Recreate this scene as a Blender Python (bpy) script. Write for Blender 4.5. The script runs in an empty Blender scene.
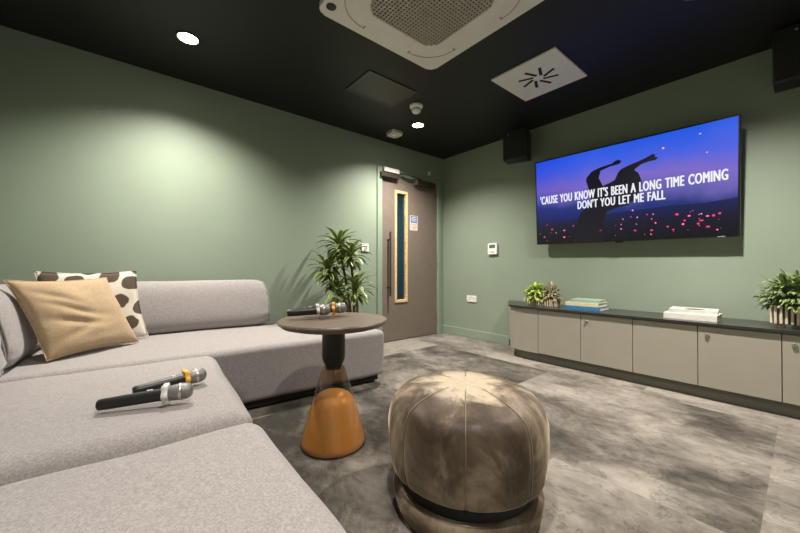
import bpy, bmesh, math, random
from mathutils import Vector, Matrix, noise
random.seed(7)
SC = bpy.context.scene
COL = SC.collection
RAD = math.radians
PI = math.pi
H = 2.5            # ceiling height
WX = 3.592         # inner face of the screen wall
WY = 3.335         # inner face of the door wall
NX, RY = -0.72, -3.0   # inner faces of the two walls behind the camera


# ------------------------------------------------------------------ materials
def srgb(r, g, b):
    f = lambda c: (c / 255 / 12.92) if c / 255 <= 0.04045 else ((c / 255 + 0.055) / 1.055) ** 2.4
    return (f(r), f(g), f(b), 1.0)


class NT:
    def __init__(self, name):
        self.m = bpy.data.materials.new(name)
        self.m.use_nodes = True
        self.n = self.m.node_tree.nodes
        self.l = self.m.node_tree.links
        self.b = self.n['Principled BSDF']
        self.out = self.n['Material Output']

    def node(self, t, **kw):
        nd = self.n.new(t)
        for k, v in kw.items():
            if k.startswith('i_'):
                key = k[2:]
                nd.inputs[int(key) if key.isdigit() else key.replace('_', ' ')].default_value = v
            else:
                setattr(nd, k, v)
        return nd

    def link(self, a, b):
        self.l.new(a, b)

    def set(self, **kw):
        for k, v in kw.items():
            self.b.inputs[k.replace('_', ' ')].default_value = v
        return self

    def coord(self, scale=(1, 1, 1), which='Object'):
        c = self.node('ShaderNodeTexCoord')
        mp = self.node('ShaderNodeMapping')
        mp.inputs['Scale'].default_value = scale
        self.link(c.outputs[which], mp.inputs['Vector'])
        return mp.outputs['Vector']

    def noise(self, vec, scale, detail=3.0, rough=0.5, dist=0.0):
        nd = self.node('ShaderNodeTexNoise')
        nd.inputs['Scale'].default_value = scale
        nd.inputs['Detail'].default_value = detail
        nd.inputs['Roughness'].default_value = rough
        nd.inputs['Distortion'].default_value = dist
        self.link(vec, nd.inputs['Vector'])
        return nd.outputs['Fac']

    def ramp(self, fac, stops, interp='LINEAR'):
        r = self.node('ShaderNodeValToRGB')
        r.color_ramp.interpolation = interp
        e = r.color_ramp.elements
        while len(e) < len(stops):
            e.new(0.5)
        for i, (p, c) in enumerate(stops):
            e[i].position = p
            e[i].color = c
        self.link(fac, r.inputs['Fac'])
        return r.outputs['Color']

    def mix(self, fac, a, b, blend='MIX'):
        m = self.node('ShaderNodeMix', data_type='RGBA', blend_type=blend)
        for sock, v in ((m.inputs[0], fac), (m.inputs[6], a), (m.inputs[7], b)):
            if hasattr(v, 'is_linked'):
                self.link(v, sock)
            else:
                sock.default_value = v
        return m.outputs[2]

    def math(self, op, a, b=None):
        m = self.node('ShaderNodeMath', operation=op)
        for i, v in enumerate((a, b)):
            if v is None:
                continue
            if hasattr(v, 'is_linked'):
                self.link(v, m.inputs[i])
            else:
                m.inputs[i].default_value = v
        return m.outputs[0]

    def bump(self, h, strength=0.2, dist=0.01):
        b = self.node('ShaderNodeBump')
        b.inputs['Strength'].default_value = strength
        b.inputs['Distance'].default_value = dist
        self.link(h, b.inputs['Height'])
        self.link(b.outputs['Normal'], self.b.inputs['Normal'])

    def color(self, sock):
        self.link(sock, self.b.inputs['Base Color'])


def plain(name, col, rough=0.5, metal=0.0, spec=0.5, var=0.06, vscale=30, bump=0.0, **kw):
    t = NT(name)
    t.set(Roughness=rough, Metallic=metal)
    t.b.inputs['Specular IOR Level'].default_value = spec
    v = t.coord()
    f = t.noise(v, vscale, 3)
    dk = tuple(c * (1 - var) for c in col[:3]) + (1,)
    lt = tuple(min(1, c * (1 + var)) for c in col[:3]) + (1,)
    t.color(t.ramp(f, [(0.3, dk), (0.7, lt)]))
    if bump:
        t.bump(f, bump, 0.002)
    for k, val in kw.items():
        t.b.inputs[k.replace('_', ' ')].default_value = val
    return t.m


def emit(name, col, strength):
    t = NT(name)
    t.set(Base_Color=(0, 0, 0, 1), Roughness=0.5)
    t.b.inputs['Emission Color'].default_value = col
    t.b.inputs['Emission Strength'].default_value = strength
    return t.m


M = {}
M['wall'] = plain('green_wall_paint', (0.275, 0.335, 0.262, 1), 0.5, spec=0.3, var=0.025, vscale=3)
M['trim'] = plain('green_trim_gloss', (0.275, 0.352, 0.268, 1), 0.35, var=0.02, vscale=6)
M['ceiling'] = plain('black_ceiling_paint', (0.0105, 0.0098, 0.0088, 1), 0.5, spec=0.35, var=0.08, vscale=4)
M['black'] = plain('black_plastic', (0.010, 0.010, 0.010, 1), 0.42, var=0.1)
M['black_soft'] = plain('black_matt', (0.012, 0.012, 0.012, 1), 0.75, var=0.1)
M['white'] = plain('white_plastic', (0.62, 0.60, 0.54, 1), 0.4, var=0.03)
M['white_bright'] = plain('white_switch_plastic', (0.86, 0.85, 0.80, 1), 0.35, var=0.02)
M['ac_white'] = plain('cassette_white', (0.74, 0.71, 0.65, 1), 0.45, var=0.03, vscale=8)
M['dark_hole'] = plain('dark_recess', (0.015, 0.014, 0.013, 1), 0.8)
M['mesh_grey'] = plain('grille_bars', (0.44, 0.40, 0.34, 1), 0.5)
M['grey_line'] = plain('grey_groove', (0.30, 0.28, 0.24, 1), 0.6)
M['hatch'] = plain('dark_hatch', (0.020, 0.019, 0.016, 1), 0.38)
M['hatch_edge'] = plain('dark_hatch_edge', (0.035, 0.034, 0.028, 1), 0.4)
M['door'] = plain('brown_door_laminate', (0.190, 0.152, 0.126, 1), 0.5, var=0.05, vscale=12)
M['bronze'] = plain('brown_metal', (0.055, 0.042, 0.033, 1), 0.4, metal=0.3)
M['steel'] = plain('brushed_steel', (0.55, 0.53, 0.49, 1), 0.35, metal=0.9)
M['cabinet'] = plain('putty_cabinet_laminate', (0.350, 0.330, 0.272, 1), 0.45, var=0.03, vscale=5)
M['plinth'] = plain('dark_taupe_plinth', (0.150, 0.142, 0.115, 1), 0.5)
M['gap'] = plain('dark_carcass', (0.030, 0.027, 0.021, 1), 0.7)
M['worktop'] = plain('charcoal_worktop', (0.030, 0.032, 0.028, 1), 0.28, var=0.1, vscale=20)
M['leg'] = plain('black_sofa_plinth', (0.008, 0.008, 0.008, 1), 0.7)
M['piping'] = plain('grey_piping', (0.25, 0.235, 0.23, 1), 0.9)
M['stem_metal'] = plain('charcoal_stem', (0.024, 0.021, 0.018, 1), 0.45)
M['silver'] = plain('silver_mesh', (0.23, 0.225, 0.22, 1), 0.42, metal=0.55, var=0.35, vscale=500, bump=0.5)
M['clear_ring'] = plain('pale_ring_rubber', (0.68, 0.66, 0.62, 1), 0.35)
M['yellow'] = plain('yellow_ring_rubber', (0.80, 0.44, 0.04, 1), 0.4)
M['orange'] = plain('orange_ring_rubber', (0.80, 0.40, 0.05, 1), 0.4)
M['soil'] = plain('dark_soil', (0.03, 0.022, 0.015, 1), 0.95, var=0.4, vscale=80)
M['bark'] = plain('grey_brown_cane', (0.16, 0.11, 0.065, 1), 0.85, var=0.3, vscale=60, bump=0.5)
M['pot_dark'] = plain('charcoal_pot', (0.06, 0.058, 0.054, 1), 0.6)
M['slat'] = plain('pale_ribbed_wood', (0.66, 0.57, 0.43, 1), 0.6, var=0.15, vscale=25)
M['slat_gap'] = plain('dark_ribbed_wood', (0.055, 0.042, 0.030, 1), 0.7)
M['foot'] = plain('weathered_wood', (0.34, 0.29, 0.21, 1), 0.7)
M['page'] = plain('book_pages', (0.66, 0.62, 0.52, 1), 0.8, var=0.1, vscale=120)
M['cover_teal'] = plain('teal_cover', (0.30, 0.42, 0.34, 1), 0.45)
M['cover_cream'] = plain('cream_cover', (0.70, 0.62, 0.40, 1), 0.5)
M['cover_blue'] = plain('blue_cover', (0.045, 0.20, 0.42, 1), 0.45)
M['cover_white'] = plain('white_cover', (0.74, 0.72, 0.66, 1), 0.45)
M['cover_pale'] = plain('pale_cover', (0.60, 0.64, 0.58, 1), 0.45)
M['cover_oval'] = plain('grey_print', (0.13, 0.12, 0.11, 1), 0.5)
M['notice_white'] = plain('notice_paper', (0.66, 0.62, 0.58, 1), 0.4)
M['notice_blue'] = plain('notice_blue', (0.08, 0.19, 0.42, 1), 0.4)
M['notice_red'] = plain('notice_red', (0.60, 0.28, 0.24, 1), 0.4)
M['lcd'] = plain('thermostat_lcd', (0.12, 0.13, 0.12, 1), 0.2)
M['bezel'] = plain('tv_bezel', (0.006, 0.006, 0.007, 1), 0.3)
M['lamp'] = emit('downlight_glow', (1.0, 0.88, 0.68, 1), 22.0)
M['led'] = emit('blue_led', (0.25, 0.3, 1.0, 1), 1.0)
M['oak'] = plain('oak_beading', (0.74, 0.53, 0.27, 1), 0.45, var=0.2, vscale=25)
M['corridor'] = plain('corridor_paint', (0.13, 0.20, 0.23, 1), 0.6)
M['corridor_floor'] = plain('corridor_floor', (0.06, 0.07, 0.08, 1), 0.6)


def fabric(name, c0, c1, rough=0.95, sc=260, bump=0.35, sheen=0.25, blotch=0.10):
    t = NT(name)
    t.set(Roughness=rough)
    t.b.inputs['Specular IOR Level'].default_value = 0.15
    t.b.inputs['Sheen Weight'].default_value = sheen
    v = t.coord()
    f = t.noise(v, sc, 4, 0.7)
    g = t.noise(v, 38, 3, 0.6)
    k = t.ramp(f, [(0.34, c0), (0.66, c1)])
    d = t.ramp(g, [(0.3, (1 - blotch,) * 3 + (1,)), (0.7, (1, 1, 1, 1))])
    t.color(t.mix(1.0, k, d, 'MULTIPLY'))
    t.bump(f, bump, 0.002)
    return t.m


M['sofa'] = fabric('heathered_grey_wool', (0.250, 0.231, 0.229, 1), (0.405, 0.380, 0.376, 1), sc=170)
M['tan'] = fabric('tan_linen', (0.37, 0.265, 0.160, 1), (0.53, 0.395, 0.250, 1), sc=200)


def spot_fabric():
    t = NT('white_linen_with_brown_spots')
    
    t.set(Roughness=0.95)
    t.b.inputs['Specular IOR Level'].default_value = 0.15
    v = t.coord((1, 1, 0))
    v.node.inputs['Rotation'].default_value = (0, 0, 0.45)
    v.node.inputs['Location'].default_value = (0.02, 0.03, 0)
    wob = t.node('ShaderNodeTexNoise')
    wob.inputs['Scale'].default_value = 14
    t.link(v, wob.inputs['Vector'])
    mixv = t.node('ShaderNodeMix', data_type='VECTOR')
    mixv.inputs[0].default_value = 0.035
    t.link(v, mixv.inputs[4])
    t.link(wob.outputs['Color'], mixv.inputs[5])
    vo = t.node('ShaderNodeTexVoronoi', voronoi_dimensions='2D', feature='F1')
    vo.inputs['Scale'].default_value = 8.3
    vo.inputs['Randomness'].default_value = 0.22
    t.link(mixv.outputs[1], vo.inputs['Vector'])
    f = t.ramp(vo.outputs['Distance'], [(0.375, (0.105, 0.082, 0.062, 1)), (0.405, (0.70, 0.65, 0.55, 1))])
    t.color(f)
    w = t.noise(t.coord(), 300, 3)
    t.bump(w, 0.3, 0.002)
    return t.m


M['spots'] = spot_fabric()


def velvet():
    t = NT('crushed_taupe_velvet')
    t.set(Roughness=0.5)
    t.b.inputs['Specular IOR Level'].default_value = 0.25
    t.b.inputs['Sheen Weight'].default_value = 0.9
    t.b.inputs['Sheen Roughness'].default_value = 0.30
    t.b.inputs['Sheen Tint'].default_value = (0.9, 0.75, 0.55, 1)
    v = t.coord((1, 1, 0.6))
    f = t.noise(v, 5.5, 5, 0.62, 0.6)
    g = t.noise(v, 60, 3, 0.6)
    c = t.ramp(f, [(0.38, (0.055, 0.039, 0.026, 1)), (0.52, (0.120, 0.088, 0.060, 1)), (0.66, (0.30, 0.24, 0.175, 1))])
    d = t.ramp(g, [(0.3, (0.85, 0.85, 0.85, 1)), (0.7, (1, 1, 1, 1))])
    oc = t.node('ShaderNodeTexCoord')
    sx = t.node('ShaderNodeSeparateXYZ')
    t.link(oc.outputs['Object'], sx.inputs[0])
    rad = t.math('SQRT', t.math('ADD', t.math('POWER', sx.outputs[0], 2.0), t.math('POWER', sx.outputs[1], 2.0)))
    top_highlight = t.math('ADD', rad, t.math('MULTIPLY', t.math('SUBTRACT', t.noise(t.coord((1, 1, 0.2)), 9, 6, 0.7, 0.5), 0.5), 0.55))
    top_highlight = t.math('ADD', top_highlight, t.math('MULTIPLY', t.math('SUBTRACT', 0.46, sx.outputs[2]), 2.5))
    highlight_mask = t.ramp(top_highlight, [(0.10, (1, 1, 1, 1)), (0.23, (0, 0, 0, 1))])
    c = t.mix(highlight_mask, c, (0.50, 0.42, 0.31, 1))  # lamp highlight on the flattened top pile, painted in as a cream patch
    t.color(t.mix(1.0, c, d, 'MULTIPLY'))
    # crushed pile: flattened patches are glossier
    r = t.noise(t.coord((1, 1, 1)), 8.0, 6, 0.68, 0.9)
    rr = t.node('ShaderNodeMapRange')
    for i, val in ((1, 0.42), (2, 0.60), (3, 0.62), (4, 0.34)):
        rr.inputs[i].default_value = val
    t.link(r, rr.inputs[0])
    t.link(rr.outputs[0], t.b.inputs['Roughness'])
    r2 = t.node('ShaderNodeMapRange')
    for i, val in ((1, 0.40), (2, 0.62), (3, 0.15), (4, 1.0)):
        r2.inputs[i].default_value = val
    t.link(t.noise(t.coord((1, 1, 0.7)), 6.5, 6, 0.66, 0.8), r2.inputs[0])
    t.link(r2.outputs[0], t.b.inputs['Sheen Weight'])
    t.bump(f, 0.12, 0.02)
    return t.m


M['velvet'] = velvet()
M['velvet_piping'] = plain('taupe_piping', (0.20, 0.155, 0.11, 1), 0.45)


FLOOR_SEED = 11.0


def floor_mat():
    t = NT('marbled_grey_carpet_plank')
    t.set(Roughness=0.85)
    t.b.inputs['Specular IOR Level'].default_value = 0.25
    c = t.node('ShaderNodeTexCoord')
    s = t.node('ShaderNodeSeparateXYZ')
    t.link(c.outputs['Object'], s.inputs[0])
    W, L = 1.33, 1.365
    cx = t.math('FLOOR', t.math('DIVIDE', t.math('SUBTRACT', s.outputs[0], 1.625 - 6 * W), W))
    sh = t.math('MULTIPLY', t.math('MODULO', cx, 2.0), 0.5)
    ry = t.math('FLOOR', t.math('ADD', t.math('DIVIDE', t.math('SUBTRACT', s.outputs[1], 0.105), L), sh))
    cid = t.node('ShaderNodeCombineXYZ')
    t.link(cx, cid.inputs[0])
    t.link(ry, cid.inputs[1])
    cid.inputs[2].default_value = FLOOR_SEED
    wn = t.node('ShaderNodeTexWhiteNoise', noise_dimensions='3D')
    t.link(cid.outputs[0], wn.inputs['Vector'])
    hs = t.math('ADD', t.math('ADD', t.math('MULTIPLY', cx, 12.9898), t.math('MULTIPLY', ry, 78.233)), 246.79)
    hv = t.math('FRACT', t.math('MULTIPLY', t.math('SINE', hs), 97.3))
    sc = t.node('ShaderNodeVectorMath', operation='SCALE')
    sc.inputs['Scale'].default_value = 37.0
    t.link(wn.outputs['Color'], sc.inputs[0])
    st = t.node('ShaderNodeVectorMath', operation='MULTIPLY')
    st.inputs[1].default_value = (1.35, 0.85, 1)
    t.link(c.outputs['Object'], st.inputs[0])
    ad = t.node('ShaderNodeVectorMath', operation='ADD')
    t.link(st.outputs[0], ad.inputs[0])
    t.link(sc.outputs[0], ad.inputs[1])
    v = ad.outputs[0]
    big = t.noise(v, 1.15, 4, 0.55, 0.7)
    mid = t.noise(v, 4.2, 6, 0.66, 0.9)
    fine = t.noise(v, 13, 6, 0.7, 0.3)
    tone = t.math('ADD', t.math('ADD', t.math('MULTIPLY', big, 0.55), t.math('MULTIPLY', mid, 0.28)), t.math('MULTIPLY', fine, 0.17))
    tone = t.math('ADD', tone, t.math('MULTIPLY', t.math('SUBTRACT', hv, 0.42), 0.28))
    col = t.ramp(tone, [(0.39, (0.032, 0.029, 0.024, 1)), (0.46, (0.080, 0.072, 0.061, 1)),
                        (0.525, (0.160, 0.145, 0.124, 1)), (0.62, (0.275, 0.252, 0.217, 1))])
    vein = t.noise(v, 3.4, 6, 0.66, 1.3)
    d = t.math('ABSOLUTE', t.math('SUBTRACT', vein, 0.5))
    vm = t.ramp(d, [(0.0, (0.45, 0.44, 0.43, 1)), (0.016, (1, 1, 1, 1))])
    col = t.mix(0.7, col, vm, 'MULTIPLY')
    t.color(col)
    t.bump(t.noise(c.outputs['Object'], 350, 2), 0.25, 0.002)
    return t.m


M['floor'] = floor_mat()


def wood_top():
    t = NT('dark_stained_wood')
    t.set(Roughness=0.42)
    v = t.coord((1, 9, 1))
    f = t.noise(v, 6, 5, 0.6, 0.4)
    t.color(t.ramp(f, [(0.3, (0.110, 0.080, 0.060, 1)), (0.7, (0.185, 0.140, 0.108, 1))]))
    t.bump(f, 0.1, 0.003)
    return t.m


M['tabletop'] = wood_top()


def leaf_mat(name, c_mid, c_edge, rough=0.42):
    t = NT(name)
    t.set(Roughness=rough)
    a = t.node('ShaderNodeVertexColor', layer_name='leaf')
    s = t.node('ShaderNodeSeparateColor')
    t.link(a.outputs['Color'], s.inputs[0])
    k = t.mix(s.outputs[0], c_mid, c_edge)
    g = t.ramp(s.outputs[1], [(0.0, (0.6, 0.6, 0.6, 1)), (1.0, (1.2, 1.2, 1.1, 1))])
    t.color(t.mix(1.0, k, g, 'MULTIPLY'))
    return t.m


M['dracaena'] = leaf_mat('striped_dracaena_leaf', (0.045, 0.125, 0.030, 1), (0.40, 0.48, 0.14, 1))
M['bush'] = leaf_mat('bright_bush_leaf', (0.105, 0.185, 0.050, 1), (0.30, 0.38, 0.14, 1))
M['blade'] = leaf_mat('dark_blade_leaf', (0.02, 0.06, 0.018, 1), (0.03, 0.08, 0.02, 1))
M['lime'] = leaf_mat('lime_leaf', (0.42, 0.58, 0.08, 1), (0.58, 0.70, 0.22, 1))
M['dried'] = leaf_mat('dried_beige_leaf', (0.34, 0.27, 0.16, 1), (0.46, 0.36, 0.24, 1), 0.8)


def amber_glass():
    t = NT('amber_glass')
    t.n.remove(t.b)
    tr = t.node('ShaderNodeBsdfTransparent')
    tr.inputs['Color'].default_value = (0.70, 0.53, 0.37, 1)
    gl = t.node('ShaderNodeBsdfGlossy')
    gl.inputs['Roughness'].default_value = 0.13
    gl.inputs['Color'].default_value = (1, 0.95, 0.88, 1)
    fr = t.node('ShaderNodeFresnel')
    fr.inputs['IOR'].default_value = 1.9
    mx = t.node('ShaderNodeMixShader')
    gm_ = t.node('ShaderNodeNewGeometry')
    t.link(t.math('MULTIPLY', fr.outputs[0], t.math('SUBTRACT', 1.0, gm_.outputs['Backfacing'])), mx.inputs[0])
    t.link(tr.outputs[0], mx.inputs[1])
    t.link(gl.outputs[0], mx.inputs[2])
    t.link(mx.outputs[0], t.out.inputs['Surface'])
    return t.m


M['amber'] = amber_glass()
M['amber_fill'] = plain('orange_lacquer', (0.80, 0.575, 0.26, 1), 0.35, var=0.03)


def pane():
    t = NT('door_glass')
    t.set(Roughness=0.03, Base_Color=(0.02, 0.04, 0.06, 1))
    tr = t.node('ShaderNodeBsdfTransparent')
    tr.inputs['Color'].default_value = (0.62, 0.74, 0.80, 1)
    mx = t.node('ShaderNodeMixShader')
    mx.inputs[0].default_value = 0.15
    t.link(tr.outputs[0], mx.inputs[1])
    t.link(t.b.outputs[0], mx.inputs[2])
    t.link(mx.outputs[0], t.out.inputs['Surface'])
    return t.m


M['pane'] = pane()


def screen_mat():
    """the picture on the television: dusk sky over a dark hill, lit by the panel itself"""
    t = NT('screen_picture')
    t.set(Base_Color=(0.004, 0.004, 0.006, 1), Roughness=0.25)
    c = t.node('ShaderNodeTexCoord')
    s = t.node('ShaderNodeSeparateXYZ')
    t.link(c.outputs['Object'], s.inputs[0])
    u, v = s.outputs[0], s.outputs[1]
    nz = t.noise(c.outputs['Object'], 2.2, 4, 0.55, 0.4)
    hgt = t.math('ADD', v, t.math('MULTIPLY', t.math('SUBTRACT', nz, 0.5), 0.22))
    hgt = t.math('ADD', hgt, t.math('MULTIPLY', u, 0.05))
    k = t.math('ADD', t.math('MULTIPLY', hgt, 1.1), 0.5)
    sky = t.ramp(k, [(0.22, srgb(14, 30, 92)), (0.37, srgb(34, 48, 122)), (0.47, srgb(96, 90, 168)),
                     (0.62, srgb(124, 104, 196)), (0.80, srgb(70, 96, 222)), (0.99, srgb(26, 88, 226))])
    left = t.ramp(t.math('ADD', t.math('MULTIPLY', u, 0.63), 0.5), [(0.0, srgb(150, 160, 255)), (0.35, (1, 1, 1, 1)), (1.0, (1, 1, 1, 1))])
    sky = t.mix(0.5, sky, left, 'MULTIPLY')
    t.link(sky, t.b.inputs['Emission Color'])
    t.b.inputs['Emission Strength'].default_value = 1.0
    return t.m


M['screen'] = screen_mat()


def hill_mat():
    t = NT('screen_hill')
    t.set(Base_Color=(0.002, 0.002, 0.002, 1), Roughness=0.25)
    c = t.node('ShaderNodeTexCoord')
    sp = t.node('ShaderNodeSeparateXYZ')
    t.link(c.outputs['Object'], sp.inputs[0])
    k = t.math('ADD', t.math('MULTIPLY', sp.outputs[1], 3.2), 1.45)
    t.link(t.ramp(k, [(0.1, srgb(10, 8, 16)), (0.55, srgb(20, 18, 44)), (0.95, srgb(24, 32, 84))]), t.b.inputs['Emission Color'])
    t.b.inputs['Emission Strength'].default_value = 1.0
    return t.m


M['hill_img'] = hill_mat()
M['fig_img'] = emit('screen_silhouette', srgb(13, 12, 28), 1.0)
M['text_img'] = emit('screen_text', srgb(238, 240, 250), 1.0)
M['red_img'] = emit('screen_red_lights', srgb(236, 60, 110), 1.0)
M['pink_img'] = emit('screen_pink_lights', srgb(250, 170, 200), 1.0)


# ------------------------------------------------------------------ mesh helpers
def link_mesh(name, me, mats, parent=None, smooth=False, angle=None):
    o = bpy.data.objects.new(name, me)
    COL.objects.link(o)
    if not isinstance(mats, (list, tuple)):
        mats = [mats]
    for m in mats:
        me.materials.append(m)
    if smooth:
        for p in me.polygons:
            p.use_smooth = True
        if angle:
            me.set_sharp_from_angle(angle=RAD(angle))
    if parent:
        o.parent = parent
    return o


def obj(name, bm, mats, parent=None, smooth=False, angle=40, world=False):
    """link a bmesh; with world=True its vertices are in world space and are moved into the parent's space"""
    if world and parent:
        bm.transform(basis(parent).inverted())
    bmesh.ops.recalc_face_normals(bm, faces=bm.faces)
    me = bpy.data.meshes.new(name)
    bm.to_mesh(me)
    bm.free()
    return link_mesh(name, me, mats, parent, smooth, angle)


def basis(o):
    m = Matrix.LocRotScale(o.location, o.rotation_euler, o.scale)
    return (basis(o.parent) @ m) if o.parent else m


def thing(name, label, cat, loc=(0, 0, 0), rot=(0, 0, 0), group=None, kind=None):
    o = bpy.data.objects.new(name, None)
    o.empty_display_size = 0.05
    COL.objects.link(o)
    o.location = loc
    o.rotation_euler = rot
    return tag(o, label, cat, group, kind)


def tag(o, label=None, cat=None, group=None, kind=None):
    if label:
        o['label'] = label
    if cat:
        o['category'] = cat
    if group:
        o['group'] = group
    if kind:
        o['kind'] = kind
    return o


def copy_tree(o, parent=None):
    c = o.copy()
    COL.objects.link(c)
    if parent:
        c.parent = parent
    for ch in [x for x in COL.objects if x.parent == o]:
        copy_tree(ch, c)
    return c


def B():
    return bmesh.new()


def box(bm, x0, x1, y0, y1, z0, z1, bev=0.0, seg=2, mat=0):
    g = bmesh.ops.create_cube(bm, size=1.0)
    vs = g['verts']
    for v in vs:
        v.co = Vector((x0 + (v.co.x + 0.5) * (x1 - x0), y0 + (v.co.y + 0.5) * (y1 - y0), z0 + (v.co.z + 0.5) * (z1 - z0)))
    fs = {f for v in vs for f in v.link_faces}
    for f in fs:
        f.material_index = mat
    if bev > 0:
        es = {e for v in vs for e in v.link_edges}
        bmesh.ops.bevel(bm, geom=list(es), offset=bev, segments=seg, affect='EDGES', profile=0.5)
    return bm


def lathe(bm, prof, seg=32, M4=None, close=True):
    """prof: list of (radius, z) from bottom to top"""
    rings = []
    for r, z in prof:
        if r < 1e-6:
            rings.append([bm.verts.new((0, 0, z))])
        else:
            rings.append([bm.verts.new((r * math.cos(2 * PI * i / seg), r * math.sin(2 * PI * i / seg), z)) for i in range(seg)])
    for a, b in zip(rings, rings[1:]):
        for i in range(seg):
            j = (i + 1) % seg
            if len(a) == 1 and len(b) == 1:
                continue
            if len(a) == 1:
                bm.faces.new((a[0], b[i], b[j]))
            elif len(b) == 1:
                bm.faces.new((a[i], a[j], b[0]))
            else:
                bm.faces.new((a[i], a[j], b[j], b[i]))
    if close:
        for r in (rings[0], rings[-1]):
            if len(r) > 2:
                bm.faces.new(r)
    if M4 is not None:
        bmesh.ops.transform(bm, matrix=M4, verts=[v for r in rings for v in r])
    return bm


def tube(bm, pts, rad, seg=8, cap=True):
    pts = [Vector(p) for p in pts]
    rs = rad if isinstance(rad, (list, tuple)) else [rad] * len(pts)
    rings = []
    prev = None
    for i, p in enumerate(pts):
        d = (pts[min(i + 1, len(pts) - 1)] - pts[max(i - 1, 0)]).normalized()
        if prev is None:
            a = Vector((0, 0, 1)) if abs(d.z) < 0.9 else Vector((1, 0, 0))
            n = d.cross(a).normalized()
        else:
            n = (prev - d * prev.dot(d)).normalized()
        prev = n
        b = d.cross(n)
        rings.append([bm.verts.new(p + (n * math.cos(2 * PI * k / seg) + b * math.sin(2 * PI * k / seg)) * rs[i]) for k in range(seg)])
    for a, b in zip(rings, rings[1:]):
        for k in range(seg):
            j = (k + 1) % seg
            bm.faces.new((a[k], a[j], b[j], b[k]))
    if cap:
        bm.faces.new(rings[0])
        bm.faces.new(rings[-1])
    return bm


def ring(bm, pts, rad, seg=6):
    """closed tube through pts"""
    pts = [Vector(p) for p in pts]
    n = len(pts)
    c = sum(pts, Vector()) / n
    rings = []
    for i, p in enumerate(pts):
        d = (pts[(i + 1) % n] - pts[i - 1]).normalized()
        a = (p - c)
        a = (a - d * a.dot(d)).normalized()
        b = d.cross(a)
        rings.append([bm.verts.new(p + (a * math.cos(2 * PI * k / seg) + b * math.sin(2 * PI * k / seg)) * rad) for k in range(seg)])
    for i in range(n):
        a, b = rings[i], rings[(i + 1) % n]
        for k in range(seg):
            j = (k + 1) % seg
            bm.faces.new((a[k], a[j], b[j], b[k]))
    return bm


def prism(bm, poly, z0, z1, mat=0):
    a = [bm.verts.new((x, y, z0)) for x, y in poly]
    b = [bm.verts.new((x, y, z1)) for x, y in poly]
    n = len(poly)
    fs = [bm.faces.new(a[::-1]), bm.faces.new(b)]
    for i in range(n):
        fs.append(bm.faces.new((a[i], a[(i + 1) % n], b[(i + 1) % n], b[i])))
    for f in fs:
        f.material_index = mat
    return bm


def rrect(cx, cy, hx, hy, r, n=6):
    p = []
    for sx, sy, a0 in ((1, 1, 0), (-1, 1, 90), (-1, -1, 180), (1, -1, 270)):
        for k in range(n + 1):
            a = RAD(a0 + 90 * k / n)
            p.append((cx + sx * (hx - r) + r * math.cos(a), cy + sy * (hy - r) + r * math.sin(a)))
    return p


def soft_box(bm, hx, hy, hz, r, k=5, mid=8, puff=0.0, wob=0.0, seed=0.0, bulge=0.0):
    """an upholstered block centred on the origin, half sizes hx hy hz, edges rounded by r, crown raised by puff"""
    def axis(a):
        e = [-a + r * i / k for i in range(k)]
        m = [-(a - r) + 2 * (a - r) * i / mid for i in range(mid + 1)]
        return e + m + [-x for x in e[::-1]]
    ax = (axis(hx), axis(hy), axis(hz))
    hs = (hx, hy, hz)
    cache = {}

    def vert(p):
        key = tuple(round(c, 5) for c in p)
        if key not in cache:
            P = Vector(p)
            q = Vector([max(-(h - r), min(h - r, c)) for c, h in zip(p, hs)])
            d = P - q
            if d.length > 1e-9:
                # spread the grid evenly over the rounded edge
                d = Vector([math.tan(c / r * PI / 4) if abs(c) < r - 1e-9 else math.copysign(1, c) for c in d])
                P = q + d.normalized() * r
            fx, fy, fz = 1 - (P.x / hx) ** 2, 1 - (P.y / hy) ** 2, 1 - (P.z / hz) ** 2
            w = noise.noise(P * 5 + Vector((seed, seed * 2, 3))) * wob
            P2 = P.copy()
            if P.z > 0:
                P2.z += puff * max(0, fx) ** 0.6 * max(0, fy) ** 0.6 * (P.z / hz)
            P2.x += bulge * (P.x / hx) * max(0, fy) ** .5 * max(0, fz)
            P2.y += bulge * (P.y / hy) * max(0, fx) ** .5 * max(0, fz)
            if d.length > 0:
                P2 += (P - q * 0.98).normalized() * w
            cache[key] = bm.verts.new(P2)
        return cache[key]
    for a in range(3):
        b, c = (a + 1) % 3, (a + 2) % 3
        for sgn in (-1, 1):
            for i in range(len(ax[b]) - 1):
                for j in range(len(ax[c]) - 1):
                    q = []
                    for di, dj in ((0, 0), (1, 0), (1, 1), (0, 1)):
                        p = [0, 0, 0]
                        p[a] = sgn * hs[a]
                        p[b] = ax[b][i + di]
                        p[c] = ax[c][j + dj]
                        q.append(vert(p))
                    if len(set(q)) == 4:
                        bm.faces.new(q if sgn > 0 else q[::-1])
    return bm


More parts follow.
